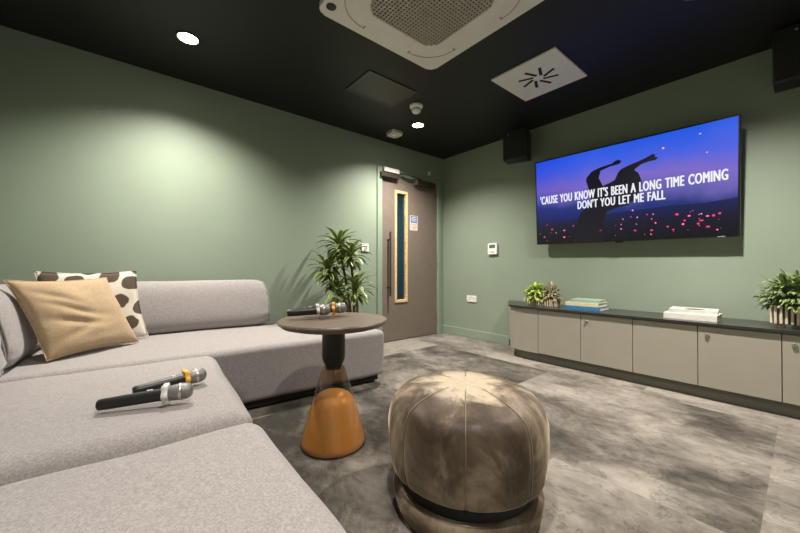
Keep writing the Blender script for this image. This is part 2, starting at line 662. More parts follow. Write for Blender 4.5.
def leaf(bm, base, d, length, width, droop, n=6, fold=0.25, tone=None, lay=None, tip=0.02):
    """one strap leaf: a folded strip that arches under its own weight"""
    d = Vector(d).normalized()
    side = d.cross(Vector((0, 0, 1)))
    if side.length < 0.05:
        side = Vector((random.uniform(-1, 1), random.uniform(-1, 1), 0))
    side.normalize()
    p = Vector(base)
    rows = []
    tone = random.random() if tone is None else tone
    for i in range(n + 1):
        t = i / n
        w = width * (math.sin(PI * (0.12 + 0.80 * t ** 0.8)) ** 0.8) * 0.5
        if i == n:
            w = width * tip
        up = side.cross(d).normalized()
        rows.append((bm.verts.new(p - side * w + up * w * fold), bm.verts.new(p.copy()), bm.verts.new(p + side * w + up * w * fold)))
        p = p + d * (length / n)
        d = (d + Vector((0, 0, -droop / n))).normalized()
    for a, b in zip(rows, rows[1:]):
        for k in (0, 1):
            f = bm.faces.new((a[k], a[k + 1], b[k + 1], b[k]))
            if lay:
                for lp in f.loops:
                    e = 1.0 if lp.vert in (a[0], a[2], b[0], b[2]) else 0.0
                    lp[lay] = (e, tone, 0, 1)


def aim(loc, d, roll=0.0):
    """rotation that lays local +X along d"""
    d = Vector(d).normalized()
    return d.to_track_quat('X', 'Z').to_euler()


# ------------------------------------------------------------------ the room
def structure(name, bm, m, parent=None, smooth=False):
    o = obj(name, bm, m, parent, smooth)
    if not parent:
        o['kind'] = 'structure'
    return o


T = 0.12
DX0, DX1, DTOP = 2.405, 3.525, 2.175       # outer edge of the door casing
LX0, LX1, LTOP = 2.478, 3.460, 2.105       # door leaf
bm = box(B(), NX - T, WX + T, RY - T, WY, -0.1, 0)
structure('floor', bm, M['floor'])
structure('ceiling', box(B(), NX - T, WX + T, RY - T, WY + T, H, H + 0.04), M['ceiling'])
bm = B()
box(bm, NX - T, DX0 + 0.03, WY, WY + T, 0, H)
box(bm, DX1 - 0.03, WX + T, WY, WY + T, 0, H)
box(bm, DX0 + 0.03, DX1 - 0.03, WY, WY + T, DTOP - 0.03, H)
structure('wall_left', bm, M['wall'])
structure('wall_right', box(B(), WX, WX + T, RY - T, WY, 0, H), M['wall'])
structure('wall_near', box(B(), NX - T, NX, RY - T, WY, 0, H), M['wall'])
structure('wall_rear', box(B(), NX, WX, RY - T, RY, 0, H), M['wall'])


def skirting(x0, x1, y0, y1, wall):
    bm = B()
    box(bm, x0, x1, y0, y1, 0, 0.112, 0.005, 2)
    return bm


structure('baseboard_right', skirting(WX - 0.016, WX, 2.262, WY, 'r'), M['trim'])
structure('baseboard_left', skirting(1.68, DX0, WY - 0.016, WY, 'l'), M['trim'])

# corridor seen through the glazed slot of the door
bm = B()
box(bm, 1.2, 5.2, WY + 1.75, WY + 1.85, 0, 2.5)
structure('wall_outside', bm, M['corridor'])
structure('floor_outside', box(B(), 1.2, 5.2, WY, WY + 1.75, -0.1, 0.0), M['corridor_floor'])
structure('ceiling_outside', box(B(), 1.2, 5.2, WY + T + 0.001, WY + 1.85, 2.5, 2.54), M['corridor'])
bm = B()
box(bm, 1.1, 1.2, WY + T, WY + 1.85, 0, 2.5)
box(bm, 5.2, 5.3, WY + T, WY + 1.85, 0, 2.5)
structure('wall_outside_end', bm, M['corridor'])

# the door: casing, leaf with a glazed slot, pull bar, hinges
door = thing('door_1', 'brown laminate door with tall oak-framed glass slot in green casing', 'door', (2.97, WY, 0), kind='structure')
bm = B()
box(bm, DX0, LX0, WY - 0.018, WY + 0.10, 0, DTOP, 0.004, 2)
box(bm, LX1, DX1, WY - 0.018, WY + 0.10, 0, DTOP, 0.004, 2)
box(bm, LX0, LX1, WY - 0.018, WY + 0.10, LTOP, DTOP, 0.004, 2)
obj('door_frame', bm, M['trim'], door, world=True)
VX0, VX1, VZ0, VZ1 = 2.690, 2.905, 0.485, 1.925       # outer edge of the oak beading
bm = B()
ly0, ly1 = WY + 0.008, WY + 0.052
G = 0.004
box(bm, LX0 + G, VX0 + 0.02, ly0, ly1, 0.008, LTOP - G)
box(bm, VX1 - 0.02, LX1 - G, ly0, ly1, 0.008, LTOP - G)
box(bm, VX0 + 0.02, VX1 - 0.02, ly0, ly1, 0.008, VZ0 + 0.02)
box(bm, VX0 + 0.02, VX1 - 0.02, ly0, ly1, VZ1 - 0.02, LTOP - G)
leafo = obj('door_leaf', bm, M['door'], door, world=True)
bm = B()
bw = 0.034
for x0, x1, z0, z1 in ((VX0, VX0 + bw, VZ0, VZ1), (VX1 - bw, VX1, VZ0, VZ1), (VX0 + bw, VX1 - bw, VZ0, VZ0 + bw), (VX0 + bw, VX1 - bw, VZ1 - bw, VZ1)):
    box(bm, x0, x1, ly0 - 0.010, ly1 + 0.01, z0, z1, 0.003, 2)
slot = obj('glazing_bead', bm, M['oak'], door, world=True)
obj('glass_pane', box(B(), VX0 + bw, VX1 - bw, WY + 0.028, WY + 0.034, VZ0 + bw, VZ1 - bw), M['pane'], slot, world=True)
bm = B()
tube(bm, [(2.580, WY - 0.048, 0.58), (2.580, WY - 0.048, 1.378)], 0.0125, 12)
for z in (0.68, 1.28):
    tube(bm, [(2.580, WY - 0.048, z), (2.580, WY + 0.009, z)], 0.009, 10)
obj('pull_handle', bm, M['bronze'], door, True, world=True)
for z in (0.25, 1.05, 1.88):
    bm = B()
    tube(bm, [(LX1 - 0.001, WY - 0.005, z - 0.05), (LX1 - 0.001, WY - 0.005, z + 0.05)], 0.008, 10)
    obj('hinge', bm, M['steel'], door, True, world=True)

# magnetic lock, closer and contact over the door
ml = thing('magnetic_lock', 'pale and brown magnetic lock at the top left of the door', 'lock', (2.58, WY, 2.09))
obj('magnet_bar', box(B(), 2.475, 2.715, WY - 0.066, WY - 0.0185, 2.112, 2.165, 0.004), M['white'], ml, world=True)
obj('armature_plate', box(B(), 2.44, 2.72, WY - 0.056, WY + 0.0075, 2.050, 2.108, 0.005), M['bronze'], ml, world=True)
dc = thing('door_closer', 'brown overhead door closer with metal arm at the top right of the door', 'door closer', (3.2, WY, 2.06))
obj('closer_body', box(B(), 3.03, 3.36, WY - 0.062, WY + 0.0075, 2.030, 2.100, 0.006), M['bronze'], dc, world=True)
obj('end_cap', box(B(), 3.012, 3.0295, WY - 0.060, WY + 0.006, 2.032, 2.098, 0.004), M['steel'], dc, world=True)
bm = B()
tube(bm, [(3.10, WY - 0.048, 2.108), (2.86, WY - 0.075, 2.122), (2.73, WY - 0.024, 2.135)], 0.009, 8)
tube(bm, [(3.10, WY - 0.048, 2.098), (3.10, WY - 0.048, 2.112)], 0.014, 10)
obj('closer_arm', bm, M['bronze'], dc, True, world=True)
ct = tag(obj('door_contact', box(B(), 3.262, 3.302, WY - 0.03, WY - 0.0005, 2.215, 2.262, 0.004), M['white']),
         'tiny pale contact box on the wall above the door closer', 'sensor')

nt = thing('door_notice', 'small blue and white notice stuck on the brown door', 'sign', (3.02, WY + 0.008, 1.53))
obj('paper', box(B(), 2.950, 3.086, WY + 0.0055, WY + 0.0078, 1.430, 1.628), M['notice_white'], nt, world=True)
bm = B()
box(bm, 2.962, 3.074, WY + 0.0045, WY + 0.0055, 1.530, 1.622)
obj('blue_panel', bm, M['notice_blue'], nt, world=True)
bm = B()
for k, (w0, w1) in enumerate(((2.985, 3.052), (2.972, 3.064), (2.980, 3.056))):
    box(bm, w0, w1, WY + 0.0038, WY + 0.0045, 1.600 - k * 0.024, 1.610 - k * 0.024)
obj('pale_lettering', bm, M['notice_white'], nt, world=True)
bm = B()
for k, (w0, w1) in enumerate(((2.965, 3.071), (2.972, 3.064), (2.965, 3.071), (2.985, 3.05))):
    box(bm, w0, w1, WY + 0.0045, WY + 0.0055, 1.505 - k * 0.02, 1.513 - k * 0.02)
obj('red_lettering', bm, M['notice_red'], nt, world=True)

# small plates on the walls
sw = thing('light_switch', 'white square light switch on the green wall left of the door', 'switch', (2.232, WY, 1.17))
obj('plate', box(B(), 2.182, 2.282, WY - 0.011, WY - 0.0003, 1.120, 1.220, 0.003), M['white_bright'], sw, world=True)
obj('rocker', box(B(), 2.212, 2.252, WY - 0.016, WY - 0.011, 1.142, 1.198, 0.002), M['white'], sw, world=True)
obj('symbol', box(B(), 2.236, 2.246, WY - 0.0168, WY - 0.016, 1.152, 1.186), M['black'], sw, world=True)

th = thing('thermostat', 'white wall thermostat with grey display left of the television', 'thermostat', (WX, 2.49, 1.165))
obj('mount_plate', box(B(), WX - 0.004, WX - 0.0002, 2.430, 2.550, 1.102, 1.228), M['white'], th, world=True)
obj('case', box(B(), WX - 0.030, WX - 0.004, 2.423, 2.557, 1.095, 1.235, 0.006), M['white_bright'], th, world=True)
obj('display', box(B(), WX - 0.0315, WX - 0.030, 2.448, 2.532, 1.175, 1.218), M['lcd'], th, world=True)
obj('button_row', box(B(), WX - 0.0325, WX - 0.030, 2.465, 2.515, 1.120, 1.132, 0.001), M['grey_line'], th, world=True)

so = thing('wall_socket', 'white double wall socket low on the green wall near the door', 'socket', (WX, 2.83, 0.52))
obj('plate', box(B(), WX - 0.012, WX - 0.0003, 2.747, 2.907, 0.478, 0.562, 0.003), M['white_bright'], so, world=True)
for y in (2.787, 2.867):
    bm = B()
    box(bm, WX - 0.0130, WX - 0.012, y - 0.004, y + 0.004, 0.526, 0.540)
    box(bm, WX - 0.0130, WX - 0.012, y - 0.016, y - 0.008, 0.502, 0.508)
    box(bm, WX - 0.0130, WX - 0.012, y + 0.008, y + 0.016, 0.502, 0.508)
    obj('pin_holes', bm, M['black'], so, world=True)
obj('rocker', box(B(), WX - 0.0150, WX - 0.012, 2.818, 2.836, 0.532, 0.552, 0.001), M['white'], so, world=True)

# ------------------------------------------------------------------ ceiling fittings
ac = thing('air_conditioner', 'large off-white ceiling cassette air conditioner with square mesh grille', 'air conditioner', (1.395, 1.392, H))
AX, AY, AH = 1.390, 1.386, 0.488
bm = B()
prism(bm, rrect(AX, AY, AH, AH, 0.055, 8), 2.468, H - 0.0005)
es = [e for e in bm.edges if abs(e.verts[0].co.z - 2.468) < 1e-4 and abs(e.verts[1].co.z - 2.468) < 1e-4]
bmesh.ops.bevel(bm, geom=es, offset=0.008, segments=3, affect='EDGES', profile=0.5)
obj('panel', bm, M['ac_white'], ac, True, 30, world=True)
bm = B()
prism(bm, rrect(AX, AY, 0.372, 0.372, 0.245, 14), 2.458, 2.4685)
es = [e for e in bm.edges if abs(e.verts[0].co.z - 2.458) < 1e-4 and abs(e.verts[1].co.z - 2.458) < 1e-4]
bmesh.ops.bevel(bm, geom=es, offset=0.006, segments=3, affect='EDGES', profile=0.5)
rimo = obj('inner_panel', bm, M['ac_white'], ac, True, 30, world=True)
GH, GR = 0.285, 0.115
obj('grille_recess', prism(B(), rrect(AX, AY, GH, GH, GR, 10), 2.4565, 2.4579), M['dark_hole'], ac, world=True)
bm = B()
NB = 25
for k in range(NB):
    c = -GH + (k + 0.5) * 2 * GH / NB
    e = GH - 0.002
    if abs(c) > GH - GR:
        dd = abs(c) - (GH - GR)
        e = GH - GR + math.sqrt(max(0, GR * GR - dd * dd))
    w = 0.0042
    box(bm, AX + c - w, AX + c + w, AY - e, AY + e, 2.450, 2.4565)
    box(bm, AX - e, AX + e, AY + c - w, AY + c + w, 2.4505, 2.4565)
obj('grille', bm, M['mesh_grey'], ac, world=True)
for q in range(4):
    bm = B()
    a0 = 45 + 90 * q
    pts = []
    ca, sa = math.cos(RAD(a0)), math.sin(RAD(a0))
    ox, oy, rr = AX + 0.285 * ca, AY + 0.285 * sa, 0.222
    for k in range(15):
        a = RAD(a0 - 48 + 96 * k / 14)
        pts.append((ox + rr * math.cos(a), oy + rr * math.sin(a), 2.4672))
    tube(bm, pts, 0.0026, 6)
    for a in (a0 - 48, a0 + 48):
        a = RAD(a)
        tube(bm, [(ox + (rr + d) * math.cos(a), oy + (rr + d) * math.sin(a), 2.4668) for d in (-0.018, 0.004)], 0.0045, 6)
    obj('louvre_seam', bm, M['grey_line'], ac, True, world=True)
bm = B()
lathe(bm, [(0.0, 2.4635), (0.022, 2.4635), (0.030, 2.4660), (0.030, 2.4680)], 24, Matrix.Translation((0.955, 1.785, 0)))
obj('sensor_eye', bm, M['black'], ac, True, world=True)

vt = thing('air_diffuser', 'square off-white ceiling diffuser with black swirl slots', 'air vent', (2.648, 1.398, H))
obj('plate', box(B(), 2.374, 2.920, 1.126, 1.668, 2.486, H - 0.0004, 0.003), M['ac_white'], vt, world=True)
for k in range(8):
    a = RAD(22.5 + 45 * k)
    bm = B()
    c, s = math.cos(a), math.sin(a)
    L0, L1, w = 0.036, 0.150, 0.0120
    off = 0.024
    ps = [(L0, off - w), (L1, off - w), (L1, off + w), (L0, off + w)]
    prism(bm, [(2.640 + x * c - y * s, 1.396 + x * s + y * c) for x, y in ps], 2.4845, 2.4862)
    obj('slot', bm, M['dark_hole'], vt, world=True)

hp = thing('ceiling_speaker_panel', 'dark flush square panel in the black ceiling beside the cassette unit', 'ceiling panel', (1.78, 2.43, H))
bm = B()
x0, x1, y0, y1 = 1.518, 2.036, 2.205, 2.580
for a in ((x0, x0 + 0.022, y0, y1), (x1 - 0.022, x1, y0, y1), (x0 + 0.022, x1 - 0.022, y0, y0 + 0.022), (x0 + 0.022, x1 - 0.022, y1 - 0.022, y1)):
    box(bm, a[0], a[1], a[2], a[3], 2.492, H - 0.0004, 0.002)
obj('rim', bm, M['hatch_edge'], hp, world=True)
obj('panel', box(B(), x0 + 0.0225, x1 - 0.0225, y0 + 0.0225, y1 - 0.0225, 2.495, H - 0.0004), M['hatch'], hp, world=True)

sm = thing('smoke_detector', 'white domed smoke detector hanging between ceiling panel and downlight', 'smoke detector', (2.205, 2.405, H))
bm = B()
lathe(bm, [(0.0, -0.024), (0.052, -0.024), (0.062, -0.018), (0.064, -0.0004)], 28)
obj('base', bm, M['white_bright'], sm, True)
bm = B()
lathe(bm, [(0.0, -0.076), (0.022, -0.074), (0.036, -0.066), (0.044, -0.052), (0.046, -0.040), (0.040, -0.034), (0.040, -0.0242)], 28)
obj('dome', bm, M['white_bright'], sm, True)
bm = B()
for k in range(12):
    a = 2 * PI * k / 12
    tube(bm, [(0.0445 * math.cos(a), 0.0445 * math.sin(a), -0.052), (0.0455 * math.cos(a), 0.0455 * math.sin(a), -0.040)], 0.0035, 6)
obj('vent_slot', bm, M['dark_hole'], sm)

em = thing('presence_sensor', 'small square white ceiling box by the wall above the door', 'sensor', (2.44, 3.035, H))
bm = B()
prism(bm, rrect(0, 0, 0.074, 0.074, 0.02, 5), -0.036, -0.0004)
es = [e for e in bm.edges if abs(e.verts[0].co.z + 0.036) < 1e-4 and abs(e.verts[1].co.z + 0.036) < 1e-4]
bmesh.ops.bevel(bm, geom=es, offset=0.012, segments=3, affect='EDGES')
obj('case', bm, M['white'], em, True)
bm = B()
lathe(bm, [(0.0, -0.042), (0.02, -0.041), (0.028, -0.0362)], 20)
obj('lens', bm, M['white_bright'], em, True)

LAMPS = [(0.353, 2.698, 'bright downlight over the sofa, near the left wall'),
         (2.517, 2.716, 'bright downlight beside the smoke detector, in front of the door'),
         (2.52, 0.38, 'downlight just above the picture, in front of the television'),
         (0.353, 0.38, 'downlight above the camera, over the near sofa seats'),
         (0.353, -1.90, 'downlight behind the camera, on the sofa side'),
         (2.517, -1.90, 'downlight behind the camera, on the television side')]
LE = [300, 350, 420, 190, 170, 190]
for (x, y, lab), e in zip(LAMPS, LE):
    dl = thing('downlight', lab, 'ceiling light', (x, y, H), group='recessed ceiling downlights')
    bm = B()
    lathe(bm, [(0.074, -0.0004), (0.074, -0.004), (0.070, -0.007), (0.063, -0.007), (0.060, -0.0004)], 32, close=False)
    obj('trim_ring', bm, M['black'], dl, True)
    bm = B()
    lathe(bm, [(0.0, -0.003), (0.0595, -0.003), (0.0595, -0.0008), (0, -0.0008)], 28)
    obj('lamp_disc', bm, M['lamp'], dl)
    ld = bpy.data.lights.new('downlight_beam', 'SPOT')
    ld.energy = e
    ld.color = (1.0, 0.925, 0.83)
    ld.spot_size = RAD(136)
    ld.spot_blend = 1.0
    ld.shadow_soft_size = 0.045
    lo = bpy.data.objects.new('downlight_beam', ld)
    COL.objects.link(lo)
    lo.parent = dl
    lo.location = (0, 0, -0.016)

# corridor lamp
ld = bpy.data.lights.new('corridor_light', 'AREA')
ld.energy = 45
ld.color = (0.86, 0.95, 1.0)
ld.size = 0.5
lo = bpy.data.objects.new('corridor_light', ld)
COL.objects.link(lo)
lo.location = (3.3, WY + 1.0, 2.47)

# ------------------------------------------------------------------ loudspeakers
def speaker(loc, yaw, hx, hy, hz, label, tilt=0.0):
    """front face looks along local -X"""
    s = thing('loudspeaker', label, 'speaker', loc, (0, tilt, yaw), group='black wall loudspeakers')
    bm = B()
    soft = box(bm, -hx, hx, -hy, hy, -hz, hz, 0.008, 3)
    obj('cabinet', bm, M['black'], s, True, 30)
    bm = B()
    box(bm, -hx - 0.006, -hx + 0.001, -hy + 0.012, hy - 0.012, -hz + 0.012, hz - 0.012, 0.004, 2)
    obj('grille', bm, M['black_soft'], s)
    bm = B()
    for a in ((-hy + 0.002, hy - 0.002, -hz + 0.002, -hz + 0.009), (-hy + 0.002, hy - 0.002, hz - 0.009, hz - 0.002), (-hy + 0.002, -hy + 0.009, -hz + 0.009, hz - 0.009), (hy - 0.009, hy - 0.002, -hz + 0.009, hz - 0.009)):
        box(bm, -hx - 0.004, -hx + 0.0005, *a)
    obj('edge_trim', bm, M['hatch_edge'], s)
    bm = B()
    lathe(bm, [(0, -0.001), (0.008, -0.001), (0.008, 0.002), (0, 0.003)], 14, Matrix.Translation((-hx - 0.006, hy * 0.55, hz * 0.8)) @ Matrix.Rotation(-PI / 2, 4, 'Y'))
    obj('badge', bm, M['steel'], s)
    return s


sp1 = speaker((3.372, 2.028, 2.262), RAD(14), 0.090, 0.128, 0.152, 'smaller-looking black loudspeaker high on the wall left of the television')
bm = B()
box(bm, 0.095, 0.135, -0.03, 0.03, -0.05, 0.05)
tube(bm, [(0.13, 0, 0), (0.205, -0.045, 0)], 0.014, 10)
obj('wall_mount', bm, M['black'], sp1)
sp2 = speaker((3.42, -0.10, 2.312), 0, 0.100, 0.232, 0.170, 'black loudspeaker at the right edge of the photo, right of the television')
bm = B()
box(bm, 0.095, 0.125, -0.03, 0.03, -0.05, 0.05)
tube(bm, [(0.12, 0, 0), (0.168, 0, 0)], 0.014, 10)
obj('wall_mount', bm, M['black'], sp2)

# ------------------------------------------------------------------ television
TI, RO = RAD(4.0), RAD(0.9)
P0 = Vector((WX - 0.140, 1.0761, 1.6055))
U = Vector((0, -math.cos(RO), -math.sin(RO)))
V = Vector((-math.sin(TI), -math.sin(RO) * math.cos(TI), math.cos(TI) * math.cos(RO)))
N = U.cross(V).normalized()
V = N.cross(U).normalized()
R3 = Matrix((U, V, N)).transposed()
tv = thing('television', 'large wall-mounted flat television showing song lyrics over a dusk crowd scene', 'television', P0, R3.to_euler())
TW, THH = 0.780, 0.4400
bm = box(B(), -TW, TW, -THH, THH, -0.034, -0.0005, 0.003)
tvb = obj('bezel', bm, M['bezel'], tv)
bm = B()
box(bm, -0.40, 0.40, -0.30, 0.22, -0.0420, -0.0345, 0.004)
obj('rear_housing', bm, M['black'], tv)
bm = B()
box(bm, -0.03, 0.03, -THH - 0.012, -THH + 0.002, -0.022, -0.004, 0.003)
obj('sensor_bump', bm, M['bezel'], tv)
bm = B()
box(bm, -0.30, 0.30, 0.08, 0.14, -0.130, -0.0422)
box(bm, -0.30, 0.30, -0.22, -0.16, -0.115, -0.0422)
obj('wall_mount', bm, M['black'], tv)
IW, IH = TW - 0.012, THH - 0.012
bm = B()
vs = [bm.verts.new(p) for p in ((-IW, -IH, 0), (IW, -IH, 0), (IW, IH, 0), (-IW, IH, 0))]
bm.faces.new(vs)
scr = obj('screen', bm, M['screen'], tv)


def flat(name, polys, m, z, parent):
    bm = B()
    for poly in polys:
        f = bm.faces.new([bm.verts.new((x, y, z)) for x, y in poly])
    bmesh.ops.triangulate(bm, faces=bm.faces[:])
    return obj(name, bm, m, parent)


flat('hill_image', [[(-IW, -0.205), (-0.66, -0.198), (-0.532, -0.21), (-0.34, -0.196), (-0.152, -0.188), (0.05, -0.176), (0.241, -0.17), (0.40, -0.162), (0.567, -0.171), (IW, -0.155), (IW, -IH), (-IW, -IH)]], M['hill_img'], 0.0006, scr)
FIG = [(-0.255, 0.103), (-0.268, 0.150), (-0.263, 0.181), (-0.217, 0.23), (-0.147, 0.253), (-0.046, 0.268), (-0.012, 0.288), (0.011, 0.291), (0.031, 0.269), (0.011, 0.251), (-0.062, 0.244), (-0.139, 0.223), (-0.157, 0.161), (-0.123, 0.08), (-0.064, 0.098), (-0.023, 0.117), (0.002, 0.176), (0.026, 0.203), (0.081, 0.222), (0.171, 0.246), (0.215, 0.261), (0.258, 0.280), (0.279, 0.271), (0.272, 0.256), (0.296, 0.242), (0.278, 0.225), (0.243, 0.225), (0.179, 0.214), (0.126, 0.177), (0.160, 0.137), (0.182, 0.063), (0.174, -0.005), (0.139, -0.07), (0.078, -0.122), (-0.001, -0.132), (-0.092, -0.158), (-0.127, -0.257), (-0.112, -0.36), (-0.12, -0.43), (-0.40, -0.43), (-0.375, -0.36), (-0.354, -0.237), (-0.324, -0.15), (-0.286, -0.116), (-0.239, -0.063), (-0.229, 0.012)]
flat('figure_silhouette', [FIG], M['fig_img'], 0.0012, scr)
DOTS = [(0.022, -0.329), (0.129, -0.351), (0.248, -0.357), (0.276, -0.297), (0.358, -0.335), (0.394, -0.362), (0.456, -0.323), (0.466, -0.295), (0.418, -0.241), (0.494, -0.261), (0.567, -0.304), (0.606, -0.355), (0.658, -0.382), (0.637, -0.272), (0.671, -0.26), (0.603, -0.273), (-0.146, -0.331), (-0.393, -0.267), (-0.483, -0.306), (-0.607, -0.287), (-0.691, -0.362), (-0.484, -0.374), (0.549, -0.327)]
rd, pk = [], []
for i, (x, y) in enumerate(DOTS):
    rx, ry = random.uniform(0.007, 0.014), random.uniform(0.006, 0.010)
    el = lambda sx: [(x + sx * rx * math.cos(2 * PI * k / 10), y + sx * ry * math.sin(2 * PI * k / 10)) for k in range(10)]
    rd.append(el(1.0))
    if i % 3 == 0:
        pk.append(el(0.55))
for i in range(40):
    x, y = random.uniform(-0.74, 0.74), random.uniform(-0.40, -0.22)
    if -0.42 < x < -0.08:
        continue
    r = random.uniform(0.002, 0.006)
    (rd if i % 2 else pk).append([(x + r * math.cos(2 * PI * k / 8), y + r * math.sin(2 * PI * k / 8)) for k in range(8)])
pk += [[(x + r * math.cos(2 * PI * k / 8), y + r * math.sin(2 * PI * k / 8)) for k in range(8)]
       for x, y, r in ((0.146, -0.238, 0.006), (0.112, -0.173, 0.007), (0.26, -0.223, 0.005), (0.33, 0.31, 0.009), (0.56, 0.36, 0.006), (0.52, 0.04, 0.005), (0.60, 0.21, 0.005))]
flat('red_crowd_lights', rd, M['red_img'], 0.0012, scr)['kind'] = 'stuff'
flat('pale_crowd_lights', pk, M['pink_img'], 0.0016, scr)['kind'] = 'stuff'


def lyric(text, u0, u1, v0, v1, parent):
    cu = bpy.data.curves.new('lyric', 'FONT')
    cu.body = text
    cu.size = 1.0
    cu.space_character = 1.10
    cu.space_word = 1.35
    cu.resolution_u = 3
    o = bpy.data.objects.new('lyric_source', cu)
    COL.objects.link(o)
    bpy.context.view_layer.update()
    me = bpy.data.meshes.new_from_object(o.evaluated_get(bpy.context.evaluated_depsgraph_get()))
    bpy.data.objects.remove(o)
    xs = [v.co.x for v in me.vertices]
    ys = [v.co.y for v in me.vertices]
    a, b, c, d = min(xs), max(xs), min(ys), max(ys)
    for v in me.vertices:
        v.co = Vector((u0 + (v.co.x - a) / (b - a) * (u1 - u0), v0 + (v.co.y - c) / (d - c) * (v1 - v0), 0.0022))
    bm = B()
    for k, (dx, dy) in enumerate(((-.0030, 0), (-.0015, .0012), (0, -.0012), (.0015, .0012), (.0030, 0))):
        m2 = me.copy()
        m2.transform(Matrix.Translation((dx, dy, 0.00005 * k)))
        bm.from_mesh(m2)
        bpy.data.meshes.remove(m2)
    bm.to_mesh(me)
    bm.free()
    me.name = 'lyric_line'
    me.materials.clear()
    return link_mesh('lyric_line', me, M['text_img'], parent)


lyric("'CAUSE YOU KNOW IT'S BEEN A LONG TIME COMING", -0.724, 0.714, -0.018, 0.066, scr)
lyric("DON'T YOU LET ME FALL", -0.347, 0.342, -0.108, -0.030, scr)
bm = B()
box(bm, 0.66, 0.70, -THH + 0.002, -THH + 0.008, -0.0004, 0.0004)
obj('maker_mark', bm, M['grey_line'], tv)

# ------------------------------------------------------------------ low cabinets
CF = 3.150          # door face
CZ0, CZ1 = 0.089, 0.519
SEAMS = [1.675, 1.280, 0.885, 0.490, 0.095, -0.300, -0.695]
END = [(CF, 1.675), (CF, 1.85), (CF + 0.012, 1.935), (CF + 0.05, 2.005), (CF + 0.12, 2.055), (CF + 0.25, 2.120), (WX - 0.02, 2.262)]


def knob(parent, y):
    bm = B()
    X = Matrix.Translation((CF - 0.0005, y, 0.456)) @ Matrix.Rotation(-PI / 2, 4, 'Y')
    lathe(bm, [(0.0, 0.0), (0.013, 0.0), (0.013, 0.008), (0.010, 0.012), (0.0, 0.013)], 20, X)
    k = obj('knob', bm, M['steel'], parent, True, world=True)
    bm = B()
    box(bm, CF - 0.0145, CF - 0.0132, y - 0.0015, y + 0.0015, 0.450, 0.462)
    obj('keyhole', bm, M['black'], k, world=True)


# curved end unit
cu = thing('end_cabinet', 'curved putty end cabinet nearest the room corner', 'cabinet', (3.37, 1.95, 0))
bm = B()
poly = [(x, y) for x, y in END] + [(WX - 0.02, 1.677)]
poly[0] = (CF, 1.677)
prism(bm, poly, CZ0, CZ1)
obj('curved_panel', bm, M['cabinet'], cu, world=True)
bm = B()
pl = [(CF + 0.05, 1.677), (CF + 0.05, 1.86), (CF + 0.075, 1.93), (CF + 0.14, 1.995), (CF + 0.27, 2.065), (WX - 0.02, 2.19), (WX - 0.02, 1.677)]
prism(bm, pl, 0.0, CZ0)
obj('plinth', bm, M['plinth'], cu, world=True)
WHO = ['putty cabinet with no knob, next to the curved end unit', 'putty cabinet with round knob, under the coloured books',
       'putty cabinet without a knob, between the two book stacks', 'putty cabinet with round knob, right of the white books',
       'putty cabinet under the ribbed planter, cut by the right edge of the photo', 'putty cabinet beyond the right edge of the photo']
for i, lab in enumerate(WHO):
    y1, y0 = SEAMS[i], SEAMS[i + 1]
    c = thing('low_cabinet', lab, 'cabinet', (3.37, (y0 + y1) / 2, 0), group='row of low cabinets under the television')
    obj('carcass', box(B(), CF + 0.02, WX - 0.02, y0 + 0.0005, y1 - 0.0005, CZ0 + 0.002, CZ1 - 0.001), M['gap'], c, world=True)
    d = obj('door', box(B(), CF, CF + 0.0195, y0 + 0.0022, y1 - 0.0022, CZ0 + 0.004, CZ1 - 0.004, 0.0012, 1), M['cabinet'], c, world=True)
    if i in (1, 3, 4):
        knob(d, y1 - 0.052)
    obj('plinth', box(B(), CF + 0.05, WX - 0.02, y0 + 0.0003, y1 - 0.0003, 0, CZ0 + 0.001), M['plinth'], c, world=True)
bm = B()
WT = [(CF - 0.016, -0.695), (CF - 0.016, 1.85), (CF - 0.004, 1.945), (CF + 0.036, 2.022), (CF + 0.112, 2.075), (CF + 0.245, 2.140), (WX - 0.0005, 2.278), (WX - 0.0005, -0.695)]
prism(bm, WT, CZ1 + 0.0003, 0.540)
es = [e for e in bm.edges if abs(e.verts[0].co.z - e.verts[1].co.z) < 1e-6]
bmesh.ops.bevel(bm, geom=es, offset=0.002, segments=2, affect='EDGES')
tag(obj('worktop', bm, M['worktop']), 'long dark charcoal worktop with rounded end over the putty cabinets', 'worktop')
TZ = 0.5402


# books
def book(loc, yaw, w, d, t, cover, label, group, spine=1):
    """w along local x (spine to fore-edge runs along y)"""
    b = thing('book', label, 'book', loc, (0, 0, yaw), group=group)
    bm = B()
    box(bm, -w / 2, w / 2, -d / 2, d / 2, 0, 0.0026)
    box(bm, -w / 2, w / 2, -d / 2, d / 2, t - 0.0026, t)
    box(bm, -w / 2, w / 2, -d / 2, -d / 2 + 0.003, 0.0026, t - 0.0026)
    obj('cover', bm, M[cover], b)
    obj('page_block', box(B(), -w / 2 + 0.004, w / 2 - 0.004, -d / 2 + 0.0032, d / 2 - 0.004, 0.0027, t - 0.0027), M['page'], b)
    return b


